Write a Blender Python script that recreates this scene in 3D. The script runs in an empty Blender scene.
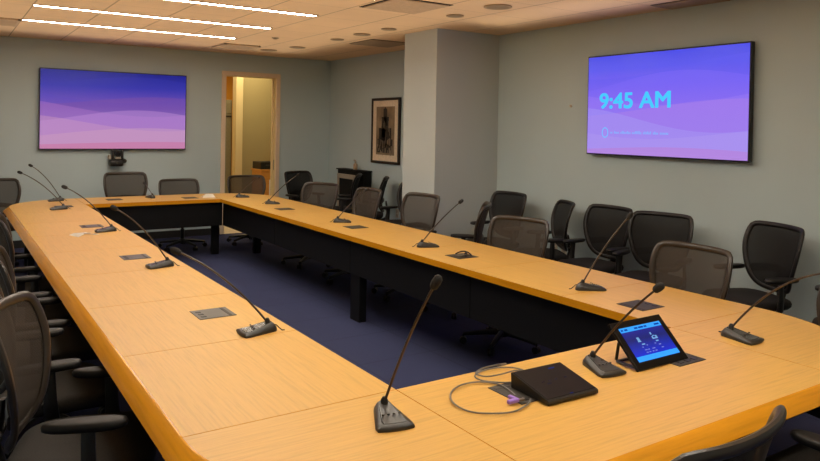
import bpy, bmesh, math, random
from mathutils import Vector, Matrix
random.seed(7)
PI = math.pi
scene = bpy.context.scene
COL = scene.collection

# ------------------------------------------------------------------ materials
def new_mat(name):
    m = bpy.data.materials.new(name); m.use_nodes = True
    nt = m.node_tree
    return m, nt, nt.nodes['Principled BSDF'], nt.nodes['Material Output']

class NB:
    """small node-expression helper"""
    def __init__(s, nt): s.nt = nt
    def n(s, t, **k):
        x = s.nt.nodes.new(t)
        for a, b in k.items(): setattr(x, a, b)
        return x
    def put(s, sock, v):
        if hasattr(v, 'is_output') or isinstance(v, bpy.types.NodeSocket): s.nt.links.new(v, sock)
        else: sock.default_value = v
    def m(s, op, a, b=0.0, c=0.0):
        x = s.n('ShaderNodeMath', operation=op)
        s.put(x.inputs[0], a); s.put(x.inputs[1], b); s.put(x.inputs[2], c)
        return x.outputs[0]
    def mix(s, f, a, b, blend='MIX'):
        x = s.n('ShaderNodeMix', data_type='RGBA', blend_type=blend)
        s.put(x.inputs[0], f); s.put(x.inputs[6], a); s.put(x.inputs[7], b)
        return x.outputs[2]
    def pos(s):
        g = s.n('ShaderNodeNewGeometry'); x = s.n('ShaderNodeSeparateXYZ')
        s.nt.links.new(g.outputs['Position'], x.inputs[0]); return g.outputs['Position'], x.outputs
    def obj(s):
        g = s.n('ShaderNodeTexCoord'); x = s.n('ShaderNodeSeparateXYZ')
        s.nt.links.new(g.outputs['Object'], x.inputs[0]); return g.outputs['Object'], x.outputs
    def noise(s, vec, scale, detail=3, mapping=None):
        if mapping:
            mp = s.n('ShaderNodeMapping'); mp.inputs['Scale'].default_value = mapping
            s.nt.links.new(vec, mp.inputs['Vector']); vec = mp.outputs[0]
        x = s.n('ShaderNodeTexNoise'); x.inputs['Scale'].default_value = scale; x.inputs['Detail'].default_value = detail
        s.nt.links.new(vec, x.inputs['Vector']); return x.outputs[0]
    def ramp(s, f, stops, interp='LINEAR'):
        x = s.n('ShaderNodeValToRGB'); cr = x.color_ramp; cr.interpolation = interp
        while len(cr.elements) < len(stops): cr.elements.new(0.5)
        for e, (p, c) in zip(cr.elements, stops): e.position = p; e.color = (*c, 1)
        s.put(x.inputs[0], f); return x.outputs[0]
    def bump(s, h, bs, strength=0.2, dist=0.002):
        b = s.n('ShaderNodeBump'); b.inputs['Strength'].default_value = strength; b.inputs['Distance'].default_value = dist
        s.put(b.inputs['Height'], h); s.nt.links.new(b.outputs[0], bs.inputs['Normal'])

def s2l(c):
    return tuple(((v/255)/12.92 if v/255 <= .04045 else ((v/255+.055)/1.055)**2.4) for v in c)

def simple(name, col, rough=0.5, metal=0.0, spec=0.5, vary=0.08, scale=30, bump=0.0):
    m, nt, bs, out = new_mat(name); b = NB(nt)
    v, _ = b.obj(); f = b.noise(v, scale, 3)
    c1 = tuple(max(0, c*(1-vary)) for c in col); c2 = tuple(min(1, c*(1+vary)) for c in col)
    nt.links.new(b.ramp(f, [(0.3, c1), (0.7, c2)]), bs.inputs['Base Color'])
    bs.inputs['Roughness'].default_value = rough; bs.inputs['Metallic'].default_value = metal
    bs.inputs['Specular IOR Level'].default_value = spec
    if bump: b.bump(f, bs, bump)
    return m

def emit(name, col, strength):
    m = bpy.data.materials.new(name); m.use_nodes = True; nt = m.node_tree
    nt.nodes.remove(nt.nodes['Principled BSDF'])
    e = nt.nodes.new('ShaderNodeEmission'); e.inputs[0].default_value = (*col, 1); e.inputs[1].default_value = strength
    nt.links.new(e.outputs[0], nt.nodes['Material Output'].inputs[0]); return m

def wall_mat(name, col):
    m, nt, bs, out = new_mat(name); b = NB(nt); p, _ = b.pos()
    f = b.noise(p, 160, 4); g = b.noise(p, 0.8, 2)
    c = b.ramp(g, [(0.3, tuple(x*.96 for x in col)), (0.7, tuple(x*1.04 for x in col))])
    nt.links.new(c, bs.inputs['Base Color']); bs.inputs['Roughness'].default_value = .75
    bs.inputs['Specular IOR Level'].default_value = .25
    b.bump(f, bs, .12, .002); return m

def ceiling_mat():
    m, nt, bs, out = new_mat('ceiling_tiles'); b = NB(nt); p, x = b.pos()
    def line(c, off, step, w):
        t = b.m('FRACT', b.m('DIVIDE', b.m('SUBTRACT', c, off), step))
        return b.m('MAXIMUM', b.m('LESS_THAN', t, w/step), b.m('GREATER_THAN', t, 1-w/step))
    lx = line(x[0], .09, .602, .0055); ly = line(x[1], .35, .6, .004)
    spk = b.noise(p, 220, 2); big = b.noise(p, 1.3, 2)
    base = b.ramp(big, [(0.3, CEIL), (0.7, tuple(c*1.08 for c in CEIL))])
    base = b.mix(b.m('MULTIPLY', b.m('GREATER_THAN', spk, .62), .18), base, (*[c*.6 for c in CEIL], 1))
    c = b.mix(b.m('MULTIPLY', lx, .55), base, (.06, .04, .02, 1))
    c = b.mix(b.m('MULTIPLY', ly, .30), c, (.06, .04, .02, 1))
    nt.links.new(c, bs.inputs['Base Color']); bs.inputs['Roughness'].default_value = .9
    bs.inputs['Specular IOR Level'].default_value = .1
    b.bump(spk, bs, .2, .002); return m

def carpet_mat():
    m, nt, bs, out = new_mat('carpet_weave'); b = NB(nt); p, x = b.pos()
    f = b.noise(p, 260, 3); g = b.noise(p, 2.2, 3)
    c = b.ramp(f, [(0.25, tuple(v*.6 for v in CARP)), (0.75, tuple(v*1.4 for v in CARP))])
    c = b.mix(b.m('MULTIPLY', g, .35), c, (*[v*.55 for v in CARP], 1))
    t = b.m('FRACT', b.m('DIVIDE', x[0], .61)); u = b.m('FRACT', b.m('DIVIDE', x[1], .61))
    ln = b.m('MAXIMUM', b.m('LESS_THAN', t, .012), b.m('LESS_THAN', u, .012))
    c = b.mix(b.m('MULTIPLY', ln, .4), c, (.01, .01, .015, 1))
    nt.links.new(c, bs.inputs['Base Color']); bs.inputs['Roughness'].default_value = .95
    bs.inputs['Specular IOR Level'].default_value = .1
    b.bump(f, bs, .5, .004); return m

def wood_mat(name, along, col, rough=.36, contrast=1.0, fine=1.0):
    m, nt, bs, out = new_mat(name); b = NB(nt); p, x = b.pos()
    sc = {'x': (1.0, 22, 22), 'y': (22, 1.0, 22)}[along]
    f = b.noise(p, 3.2*fine, 5, mapping=sc)
    sc2 = {'x': (7, 60, 60), 'y': (60, 7, 60)}[along]
    g = b.noise(p, 4.0, 3, mapping=sc2)
    sc3 = {'x': (3, 30, 30), 'y': (30, 3, 30)}[along]
    h = b.noise(p, .55, 2)
    k = .12*contrast
    c = b.ramp(f, [(0.3, tuple(v*(1-k*1.5) for v in col)), (0.5, col), (0.72, tuple(min(1, v*(1+k*.7)) for v in col))])
    c = b.mix(b.m('MULTIPLY', b.m('GREATER_THAN', g, .6), .10*contrast), c, (*[v*.6 for v in col], 1))
    c = b.mix(b.m('MULTIPLY', h, .12*contrast), c, (col[0]*.85, col[1]*.75, col[2]*.6, 1))
    nt.links.new(c, bs.inputs['Base Color']); bs.inputs['Roughness'].default_value = rough
    bs.inputs['Specular IOR Level'].default_value = .35
    b.bump(g, bs, .04, .001); return m

def mesh_mat(name, col, alpha):
    m, nt, bs, out = new_mat(name); b = NB(nt); v, x = b.obj()
    def thread(c):
        return b.m('ABSOLUTE', b.m('SINE', b.m('MULTIPLY', c, 620)))
    w = b.m('MAXIMUM', thread(x[1]), thread(x[2]))
    c = b.ramp(w, [(0.55, tuple(k*.7 for k in col)), (1.0, col)])
    nt.links.new(c, bs.inputs['Base Color']); bs.inputs['Roughness'].default_value = .7
    bs.inputs['Specular IOR Level'].default_value = .3
    tr = b.n('ShaderNodeBsdfTransparent'); mx = b.n('ShaderNodeMixShader')
    nt.links.new(b.m('MULTIPLY', b.m('ADD', b.m('MULTIPLY', w, .12), .90), alpha), mx.inputs[0])
    nt.links.new(tr.outputs[0], mx.inputs[1]); nt.links.new(bs.outputs[0], mx.inputs[2])
    nt.links.new(mx.outputs[0], out.inputs[0]); return m

def screen_mat(name, stops, layers, strength, hx, hz):
    """wallpaper of overlapping translucent waves on a lit display; object space: y = width, z = height"""
    m, nt, bs, out = new_mat(name); b = NB(nt); v, x = b.obj()
    u = b.m('ADD', b.m('DIVIDE', x[1], 2*hx), .5); w = b.m('ADD', b.m('DIVIDE', x[2], 2*hz), .5)
    c = b.ramp(w, stops)
    for h, a, fr, ph, colr, op in layers:
        edge = b.m('ADD', b.m('MULTIPLY', b.m('SINE', b.m('ADD', b.m('MULTIPLY', u, fr), ph)), a), h)
        f = b.m('MULTIPLY', b.m('LESS_THAN', w, edge), op)
        c = b.mix(f, c, (*s2l(colr), 1))
    nt.links.new(c, bs.inputs['Emission Color']); bs.inputs['Emission Strength'].default_value = strength
    bs.inputs['Base Color'].default_value = (.004, .004, .005, 1); bs.inputs['Roughness'].default_value = .18
    bs.inputs['Specular IOR Level'].default_value = .3
    return m

CEIL = (.80, .585, .38)
CARP = (.046, .054, .118)
M = {}
M['wall'] = wall_mat('wall_paint', (.52, .63, .655))
M['wall_cool'] = wall_mat('wall_paint_cool', (.53, .64, .67))
M['column'] = wall_mat('column_paint', (.52, .58, .585))
M['ceiling'] = ceiling_mat()
M['carpet'] = carpet_mat()
WOOD = (.665, .385, .092)
M['wood_y'] = wood_mat('maple_veneer_lengthwise', 'y', WOOD, contrast=.6, fine=1.6)
M['wood_x'] = wood_mat('maple_veneer_crosswise', 'x', WOOD, contrast=.75, fine=1.4)
M['wood_edge'] = wood_mat('maple_solid_edge', 'y', (.66, .28, .010), .14, .8)
M['wood_edge_x'] = wood_mat('maple_solid_edge_crosswise', 'x', (.66, .28, .010), .22, .8)
M['black_lam'] = simple('black_laminate', (.0025, .0025, .003), .6, spec=.25)
M['black_plastic'] = simple('black_plastic', (.006, .0055, .005), .40)
M['arm_pad'] = simple('armrest_rubber', (.007, .006, .005), .5, spec=.3)
M['frame_plastic'] = simple('chair_frame_plastic', (.030, .023, .017), .30)
M['seat_fabric'] = simple('seat_fabric', (.020, .017, .014), .85, vary=.35, scale=180, bump=.3)
M['mesh'] = mesh_mat('chair_mesh', (.050, .040, .030), .85)
M['shaded_frame'] = simple('shaded_chair_frame', (.007, .005, .0045), .40)  # shaded copies of the lit table chair materials, shade put into the colour
M['shaded_mesh'] = mesh_mat('shaded_chair_mesh', (.006, .005, .005), .95)
M['shaded_seat'] = simple('shaded_seat_fabric', (.004, .0035, .0035), .85, vary=.35, scale=180, bump=.3)
M['grey_metal'] = simple('brushed_metal', (.30, .28, .25), .35, .9)
M['mic_body'] = simple('mic_body', (.024, .023, .021), .32)
M['mic_top'] = simple('mic_top_panel', (.050, .050, .047), .25)
M['neck'] = simple('gooseneck_metal', (.075, .058, .044), .30, .6)
M['foam'] = simple('mic_foam', (.018, .016, .014), .9, vary=.4, scale=300, bump=.5)
M['plate'] = simple('socket_plate', (.085, .075, .060), .4, .4)
M['plate_dark'] = simple('socket_plate_dark', (.040, .034, .027), .6, 0.0)
M['bezel'] = simple('tv_bezel', (.006, .006, .007), .3)
M['gloss_black'] = simple('gloss_black', (.005, .004, .004), .3, spec=.2)
M['paper'] = simple('white_paper', (.90, .89, .85), .8, vary=.03)
M['trim'] = wall_mat('door_trim_paint', (.85, .68, .50))
M['trim_light'] = wall_mat('door_stop_paint', (.80, .66, .36))
M['baseboard'] = simple('rubber_baseboard', (.02, .02, .02), .6)
M['reveal'] = simple('ceiling_reveal', (.03, .02, .012), .9)
M['tile_panel'] = simple('vent_panel', (.56, .40, .26), .85)
M['spot'] = simple('downlight_lens', (.30, .21, .12), .6)
M['spot_ring'] = simple('downlight_ring', (.40, .28, .165), .6)
M['strip'] = emit('led_strip_diffuser', (1, .925, .80), 39.0)
M['outlet'] = simple('outlet_plastic', (.62, .56, .46), .5)
M['beige'] = simple('beige_lining', (.42, .36, .28), .6)
M['olive'] = wall_mat('corridor_olive_paint', (.42, .35, .17))
M['orange'] = wall_mat('corridor_orange_paint', (.80, .38, .05))
M['locker'] = simple('grey_locker', (.34, .32, .22), .45, .2)
M['credenza'] = wood_mat('credenza_wood', 'x', (.72, .33, .06), .4)
M['corr_floor'] = simple('corridor_floor', (.62, .56, .44), .5)
M['text'] = emit('clock_text_glow', s2l((70, 195, 252)), 1.0)
M['text_small'] = emit('message_text_glow', s2l((120, 178, 246)), 1.0)
M['purple'] = simple('purple_plug', (.30, .17, .62), .5)
M['cable'] = simple('grey_cable', (.16, .145, .13), .45)
M['black_cable'] = simple('black_cable', (.01, .01, .01), .5)
M['amber'] = simple('tan_bottle_plastic', (.40, .29, .18), .35)
M['lens'] = simple('camera_lens_glass', (.01, .01, .012), .08)
M['ui_blue'] = emit('tablet_bar_glow', s2l((60, 160, 250)), 1.0)
M['ui_icon'] = emit('tablet_icon_glow', s2l((130, 180, 235)), .75)
M['ui_text'] = emit('tablet_text_glow', s2l((120, 130, 210)), .8)

# ------------------------------------------------------------------ helpers
def link(o, parent=None):
    COL.objects.link(o)
    if parent is not None: o.parent = parent
    return o

def obj(name, bm, mat, parent=None, smooth=False, loc=None):
    bmesh.ops.recalc_face_normals(bm, faces=bm.faces[:])
    me = bpy.data.meshes.new(name); bm.to_mesh(me); bm.free()
    for m in (mat if isinstance(mat, (list, tuple)) else [mat]): me.materials.append(m)
    if smooth is not False:
        ang = 40 if smooth is True else smooth
        for p in me.polygons: p.use_smooth = True
        try: me.set_sharp_from_angle(angle=math.radians(ang))
        except Exception: pass
    o = bpy.data.objects.new(name, me)
    if loc is not None: o.location = loc
    return link(o, parent)

def empty(name, loc=(0, 0, 0), rz=0.0):
    o = bpy.data.objects.new(name, None); o.empty_display_size = .1
    o.location = loc; o.rotation_euler = (0, 0, rz); return link(o)

def tag(o, label, cat, group=None, kind=None):
    o['label'] = label; o['category'] = cat
    if group: o['group'] = group
    if kind: o['kind'] = kind
    return o

def struct(o, label=None):
    o['kind'] = 'structure'
    if label: o['label'] = label
    return o

def B(): return bmesh.new()

def box(bm, c, s, bevel=0.0, rot=None, mi=0, seg=2):
    r = bmesh.ops.create_cube(bm, size=1.0)
    vs = r['verts']
    bmesh.ops.scale(bm, vec=s, verts=vs)
    if bevel > 0:
        es = list({e for v in vs for e in v.link_edges})
        rr = bmesh.ops.bevel(bm, geom=es, offset=bevel, segments=seg, affect='EDGES', profile=.5)
        vs = list({v for f in rr['faces'] for v in f.verts} | {v for v in vs if v.is_valid})
    if rot is not None: bmesh.ops.rotate(bm, cent=(0, 0, 0), matrix=rot, verts=vs)
    bmesh.ops.translate(bm, vec=c, verts=vs)
    for f in {f for v in vs for f in v.link_faces}: f.material_index = mi
    return vs

def cyl(bm, c, r1, r2, h, seg=20, rot=None, mi=0):
    """cone frustum, base centre at c, along +z (before rot)"""
    r = bmesh.ops.create_cone(bm, cap_ends=True, segments=seg, radius1=r1, radius2=r2, depth=h)
    vs = r['verts']; bmesh.ops.translate(bm, vec=(0, 0, h/2), verts=vs)
    if rot is not None: bmesh.ops.rotate(bm, cent=(0, 0, 0), matrix=rot, verts=vs)
    bmesh.ops.translate(bm, vec=c, verts=vs)
    for f in {f for v in vs for f in v.link_faces}: f.material_index = mi
    return vs

def lathe(bm, prof, seg=20, c=(0, 0, 0)):
    rings = []
    for r, z in prof:
        rings.append([bm.verts.new((c[0]+r*math.cos(2*PI*i/seg), c[1]+r*math.sin(2*PI*i/seg), c[2]+z)) for i in range(seg)])
    for a, b in zip(rings, rings[1:]):
        for i in range(seg): bm.faces.new((a[i], a[(i+1) % seg], b[(i+1) % seg], b[i]))
    bm.faces.new(rings[0][::-1]); bm.faces.new(rings[-1])

def tube(bm, pts, rad, seg=10, closed=False, flat=None, up=None):
    """sweep along pts; rad number or list; flat=(a,b) scales the two section axes; up = preferred normal or list"""
    pts = [Vector(p) for p in pts]; n = len(pts)
    rads = rad if isinstance(rad, (list, tuple)) else [rad]*n
    rings = []; prev = None
    for i, p in enumerate(pts):
        if closed: t = pts[(i+1) % n]-pts[i-1]
        else: t = pts[min(i+1, n-1)]-pts[max(i-1, 0)]
        t.normalize()
        if up is not None:
            u = Vector(up[i] if isinstance(up[0], (list, tuple, Vector)) else up)
        else:
            u = prev if prev is not None else (Vector((0, 0, 1)) if abs(t.z) < .9 else Vector((1, 0, 0)))
        a = u-t*u.dot(t)
        if a.length < 1e-6: a = t.orthogonal()
        a.normalize(); prev = a; bvec = t.cross(a)
        fa, fb = flat if flat else (1, 1)
        rings.append([bm.verts.new(p+(a*math.cos(2*PI*k/seg)*fa+bvec*math.sin(2*PI*k/seg)*fb)*rads[i]) for k in range(seg)])
    pairs = list(zip(rings, rings[1:]))
    if closed: pairs.append((rings[-1], rings[0]))
    for A, C in pairs:
        for k in range(seg): bm.faces.new((A[k], A[(k+1) % seg], C[(k+1) % seg], C[k]))
    if not closed:
        bm.faces.new(rings[0][::-1]); bm.faces.new(rings[-1])

def bez(p0, p1, p2, n=14):
    p0, p1, p2 = Vector(p0), Vector(p1), Vector(p2)
    return [(p0*(1-t)**2+p1*2*t*(1-t)+p2*t*t) for t in [i/n for i in range(n+1)]]

def prism(bm, poly, z0, z1, mi=0):
    a = [bm.verts.new((x, y, z0)) for x, y in poly]; b = [bm.verts.new((x, y, z1)) for x, y in poly]
    fs = [bm.faces.new(a[::-1]), bm.faces.new(b)]
    n = len(poly)
    for i in range(n): fs.append(bm.faces.new((a[i], a[(i+1) % n], b[(i+1) % n], b[i])))
    for f in fs: f.material_index = mi
    return fs

def copy_thing(root, name=None):
    """the thing, its parts and their sub-parts; mesh data is shared"""
    def rec(o, par):
        c = o.copy(); COL.objects.link(c); c.parent = par
        for ch in list(o.children): rec(ch, c)
        return c
    return rec(root, None)

# ------------------------------------------------------------------ camera
CX, CY, FPX = 410.0, 135.3, 704.7
yaw, pitch, roll = .585, .0097, .0185
fwd = Vector((math.sin(yaw)*math.cos(pitch), math.cos(yaw)*math.cos(pitch), -math.sin(pitch)))
rgt = Vector((math.cos(yaw), -math.sin(yaw), 0)); upv = rgt.cross(fwd)
r2 = rgt*math.cos(roll)+upv*math.sin(roll); u2 = -rgt*math.sin(roll)+upv*math.cos(roll)
camd = bpy.data.cameras.new('camera'); cam = bpy.data.objects.new('camera', camd); link(cam)
mw = Matrix((r2, u2, -fwd)).transposed().to_4x4(); mw.translation = Vector((0, 0, 1.66))
cam.matrix_world = mw
camd.sensor_fit = 'HORIZONTAL'; camd.sensor_width = 36; camd.lens = FPX/820*36
camd.shift_y = -(230.5-CY)/820; camd.shift_x = 0; camd.clip_start = .02
scene.camera = cam

# ------------------------------------------------------------------ room shell
XR, YB, ZC, XL, YF = 5.35, 10.5, 2.755, -1.25, -1.4
bm = B(); box(bm, ((XL+XR)/2, (YF+YB)/2, -.05), (XR-XL+.4, YB-YF+.0, .1)); struct(obj('floor', bm, M['carpet']))
bm = B(); box(bm, ((XL+XR)/2, (YF+YB)/2+.05, ZC+.05), (XR-XL+.4, YB-YF+.5, .1)); struct(obj('ceiling', bm, M['ceiling']))
bm = B(); box(bm, (XR+.06, (YF+YB)/2, ZC/2), (.12, YB-YF, ZC)); struct(obj('wall_right', bm, M['wall']))
bm = B(); box(bm, (XL-.06, (YF+YB)/2, ZC/2), (.12, YB-YF, ZC)); struct(obj('wall_left', bm, M['wall']))
bm = B(); box(bm, ((XL+XR)/2, YF-.06, ZC/2), (XR-XL+.24, .12, ZC)); struct(obj('wall_front', bm, M['wall']))
DX0, DX1, DZ = 3.565, 4.405, 2.43
bm = B()
box(bm, ((XL-.12+DX0)/2, YB+.06, ZC/2), (DX0-XL+.12, .12, ZC))
box(bm, ((DX1+XR+.12)/2, YB+.06, ZC/2), (XR+.12-DX1, .12, ZC))
box(bm, ((DX0+DX1)/2, YB+.06, (DZ+ZC)/2), (DX1-DX0, .12, ZC-DZ))
struct(obj('wall_back', bm, M['wall_cool']))
bm = B(); box(bm, ((4.465+XR)/2, (6.242+6.885)/2, ZC/2), (XR-4.465, .643, ZC)); struct(obj('wall_column', bm, M['column']))
# baseboards
bm = B(); box(bm, (XR-.006, (YF+6.24)/2, .05), (.012, 6.24-YF, .1)); struct(obj('baseboard_right', bm, M['baseboard']))
bm = B(); box(bm, (XR-.006, (6.89+YB)/2, .05), (.012, YB-6.89, .1)); struct(obj('baseboard_alcove', bm, M['baseboard']))
bm = B(); box(bm, ((XL+3.52)/2, YB-.006, .05), (3.52-XL, .012, .1)); box(bm, ((4.47+XR)/2, YB-.006, .05), (XR-4.47, .012, .1)); struct(obj('baseboard_back', bm, M['baseboard']))
# door frame
t = empty('door_1', (0, 0, 0)); struct(t)
bm = B(); w = .065
box(bm, (DX0-w/2+.012, YB-.012, DZ/2), (w, .03, DZ), .004); box(bm, (DX1+w/2-.012, YB-.012, DZ/2), (w, .03, DZ), .004)
box(bm, ((DX0+DX1)/2, YB-.012, DZ+w/2-.012), (DX1-DX0+2*w-.024, .03, w), .004)
o = obj('door_casing', bm, M['trim'], t); o['kind'] = 'structure'
bm = B()
box(bm, (DX0+.010, YB+.062, DZ/2), (.02, .125, DZ)); box(bm, (DX1-.010, YB+.062, DZ/2), (.02, .125, DZ)); box(bm, ((DX0+DX1)/2, YB+.062, DZ-.01), (DX1-DX0, .125, .02))
box(bm, (DX1-.035, YB+.075, DZ/2), (.03, .035, DZ-.02), .003)
o = obj('door_jamb', bm, M['trim_light'], t); o['kind'] = 'structure'
bm = B(); box(bm, (DX1-.019, YB+.03, 1.04), (.006, .03, .16), .002); o = obj('strike_plate', bm, M['grey_metal'], t); o['kind'] = 'structure'

# corridor beyond the door
bm = B(); box(bm, (4.6, 12.6, -.051), (5.2, 4.2, .1)); struct(obj('floor_corridor', bm, M['corr_floor']))
bm = B(); box(bm, (4.6, 12.7, 2.86), (5.2, 4.0, .1)); struct(obj('ceiling_corridor', bm, M['trim_light']))
bm = B(); box(bm, (5.05, 11.86, 1.4), (1.46, .12, 2.8)); struct(obj('wall_corridor', bm, M['olive']))
bm = B(); box(bm, (4.252, 11.84, 1.4), (.125, .18, 2.8), .004); struct(obj('trim_1', bm, M['trim_light']))
bm = B(); box(bm, (4.6, 14.26, 1.4), (5.2, .12, 2.8)); struct(obj('wall_corridor_far', bm, M['orange']))
bm = B(); box(bm, (2.2, 12.5, 1.4), (.12, 3.7, 2.8)); struct(obj('wall_corridor_left', bm, M['olive']))
bm = B(); box(bm, (5.84, 11.2, 1.4), (.12, 1.2, 2.8)); struct(obj('wall_corridor_right', bm, M['orange']))

# grey locker deep in the corridor
t = tag(empty('locker', (4.42, 13.3, 0)), 'tall grey green locker deep in the corridor seen through the doorway', 'locker')
bm = B(); box(bm, (0, .25, 1.075), (.5, .46, 2.15), .01); obj('locker_body', bm, M['locker'], t)
bm = B(); box(bm, (0, .008, .95), (.46, .025, 1.84), .006); o2 = obj('door', bm, M['locker'], t)
bm = B(); box(bm, (0, .008, 2.0), (.46, .025, .22), .006); obj('upper_door', bm, M['locker'], t)
bm = B(); box(bm, (.16, -.012, 1.83), (.14, .02, .03), .004); obj('handle', bm, M['plate_dark'], o2)

# credenza with a tray on it
t = tag(empty('credenza', (4.62, 11.35, 0)), 'orange wooden credenza standing in the corridor behind the door jamb', 'cabinet')
bm = B(); box(bm, (0, 0, .45), (.40, .42, .90), .006); obj('carcass', bm, M['credenza'], t)
bm = B(); box(bm, (0, -.002, .915), (.43, .46, .03), .006); obj('worktop', bm, M['credenza'], t)
for sx in (-.1, .1):
    bm = B(); box(bm, (sx, -.217, .47), (.185, .018, .78), .004); d = obj('door', bm, M['credenza'], t)
    bm = B(); box(bm, (sx-.05*(1 if sx > 0 else -1), -.235, .55), (.03, .012, .42), .004); obj('handle', bm, M['paper'], d)
t = tag(empty('printer', (4.59, 11.33, .93)), 'black low printer tray on top of the orange corridor credenza', 'printer')
bm = B(); box(bm, (0, 0, .062), (.36, .38, .124), .012); obj('body', bm, M['black_plastic'], t)
bm = B(); box(bm, (.02, -.195, .07), (.22, .02, .018), .003); obj('paper_slot', bm, M['plate'], t)
bm = B(); box(bm, (.08, -.05, .127), (.14, .2, .006), .002); obj('paper_tray', bm, M['plate_dark'], t)

# ------------------------------------------------------------------ ceiling fixtures
strips = [(8.60, 'LED strip light nearest the back wall above the wall screen'), (7.46, 'second LED ceiling strip from the back wall'),
          (6.31, 'third LED ceiling strip from the back wall'), (5.13, 'LED ceiling strip ending beside the square return vent')]
for y, lab in strips + [(3.93, None), (2.73, None), (1.53, None), (.33, None)]:
    t = tag(empty('ceiling_strip_light', (1.868, y, ZC)), lab or 'LED ceiling strip above the near half of the table', 'ceiling light', 'linear LED strips in the ceiling')
    bm = B(); box(bm, (0, 0, -.004), (2.34, .066, .008), .002); obj('diffuser', bm, M['strip'], t)
    bm = B()
    for s in (-1, 1): box(bm, (0, s*.038, -.005), (2.365, .009, .010)); box(bm, (s*1.178, 0, -.005), (.009, .085, .010))
    obj('housing', bm, M['tile_panel'], t)

def vent(x0, x1, y0, y1, label, kind):
    t = tag(empty('ceiling_vent', ((x0+x1)/2, (y0+y1)/2, ZC)), label, 'vent', 'ceiling vents and panels'); w, h = x1-x0, y1-y0
    if kind == 'return':
        bm = B(); box(bm, (0, 0, -.002), (w, h, .004)); obj('dark_gap', bm, M['reveal'], t)
        bm = B(); box(bm, (-.005, -.012, -.010), (w-.05, h-.06, .010), .003); obj('panel', bm, M['tile_panel'], t)
    elif kind == 'slot':
        bm = B(); box(bm, (0, 0, -.002), (w, h, .004)); obj('backing', bm, M['reveal'], t)
        for k in range(7):
            bm = B(); box(bm, (0, -h/2+.05+k*(h-.1)/6, -.012), (w-.04, (h-.1)/9, .016), .003); obj('slat', bm, M['tile_panel'], t)
        bm = B()
        for s in (-1, 1): box(bm, (s*(w/2-.012), 0, -.010), (.024, h, .018)); box(bm, (0, s*(h/2-.012), -.010), (w, .024, .018))
        obj('frame', bm, M['tile_panel'], t)
    else:
        bm = B(); box(bm, (0, 0, -.001), (w, h, .003)); obj('dark_gap', bm, M['reveal'], t)
        bm = B(); box(bm, (.0, .0, -.006), (w-.03, h-.03, .01), .002); obj('panel', bm, M['spot_ring'], t)
vent(3.13, 3.73, 4.98, 5.60, 'square ceiling return vent with dark gaps beside the strip light', 'return')
vent(3.12, 3.62, 9.22, 9.78, 'slatted ceiling vent above the doorway', 'slot')
vent(.09, .68, 8.63, 9.20, 'slatted ceiling vent at the far left corner above the wall screen', 'slot')
vent(4.40, 5.00, 7.53, 8.13, 'square ceiling access panel between the column and the alcove corner', 'access')
vent(5.04, 5.33, 3.34, 3.92, 'half ceiling panel with dark edge beside the right wall', 'access')
spots = [(4.08, 4.79, .125, 'large round recessed downlight near the right screen corner of the ceiling'),
         (4.09, 5.43, .085, 'round recessed downlight in front of the column'),
         (4.085, 6.63, .085, 'round recessed downlight just left of the column top'),
         (4.08, 7.22, .10, 'middle of three round downlights left of the column'),
         (4.08, 7.84, .085, 'round downlight beside the access panel, left one of three'),
         (4.07, 9.00, .11, 'round downlight above the alcove near the back wall'),
         (3.9, 9.62, .12, 'round downlight right beside the slatted vent over the doorway'),
         (4.15, 4.09, .10, 'round downlight at the top edge above the right wall')]
for x, y, r, lab in spots:
    t = tag(empty('recessed_downlight', (x, y, ZC)), lab, 'downlight', 'round recessed ceiling lights')
    bm = B(); lathe(bm, [(r*.8, -.001), (r, -.004), (r, -.010), (r*.82, -.010)], 28); obj('trim_ring', bm, M['spot_ring'], t, True)
    bm = B(); lathe(bm, [(r*.80, -.002), (r*.80, -.012), (r*.5, -.015)], 28); obj('lens', bm, M['spot'], t, True)
t = tag(empty('sprinkler_head', (3.43, 8.25, ZC)), 'small sprinkler head in the ceiling left of the downlights', 'sprinkler')
bm = B(); lathe(bm, [(.045, .001), (.045, -.006), (.02, -.008), (.012, -.012)], 18); obj('escutcheon', bm, M['spot'], t, True)
bm = B(); lathe(bm, [(.022, -.011), (.026, -.014), (.022, -.017)], 18); obj('deflector', bm, M['spot'], t, True)

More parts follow.
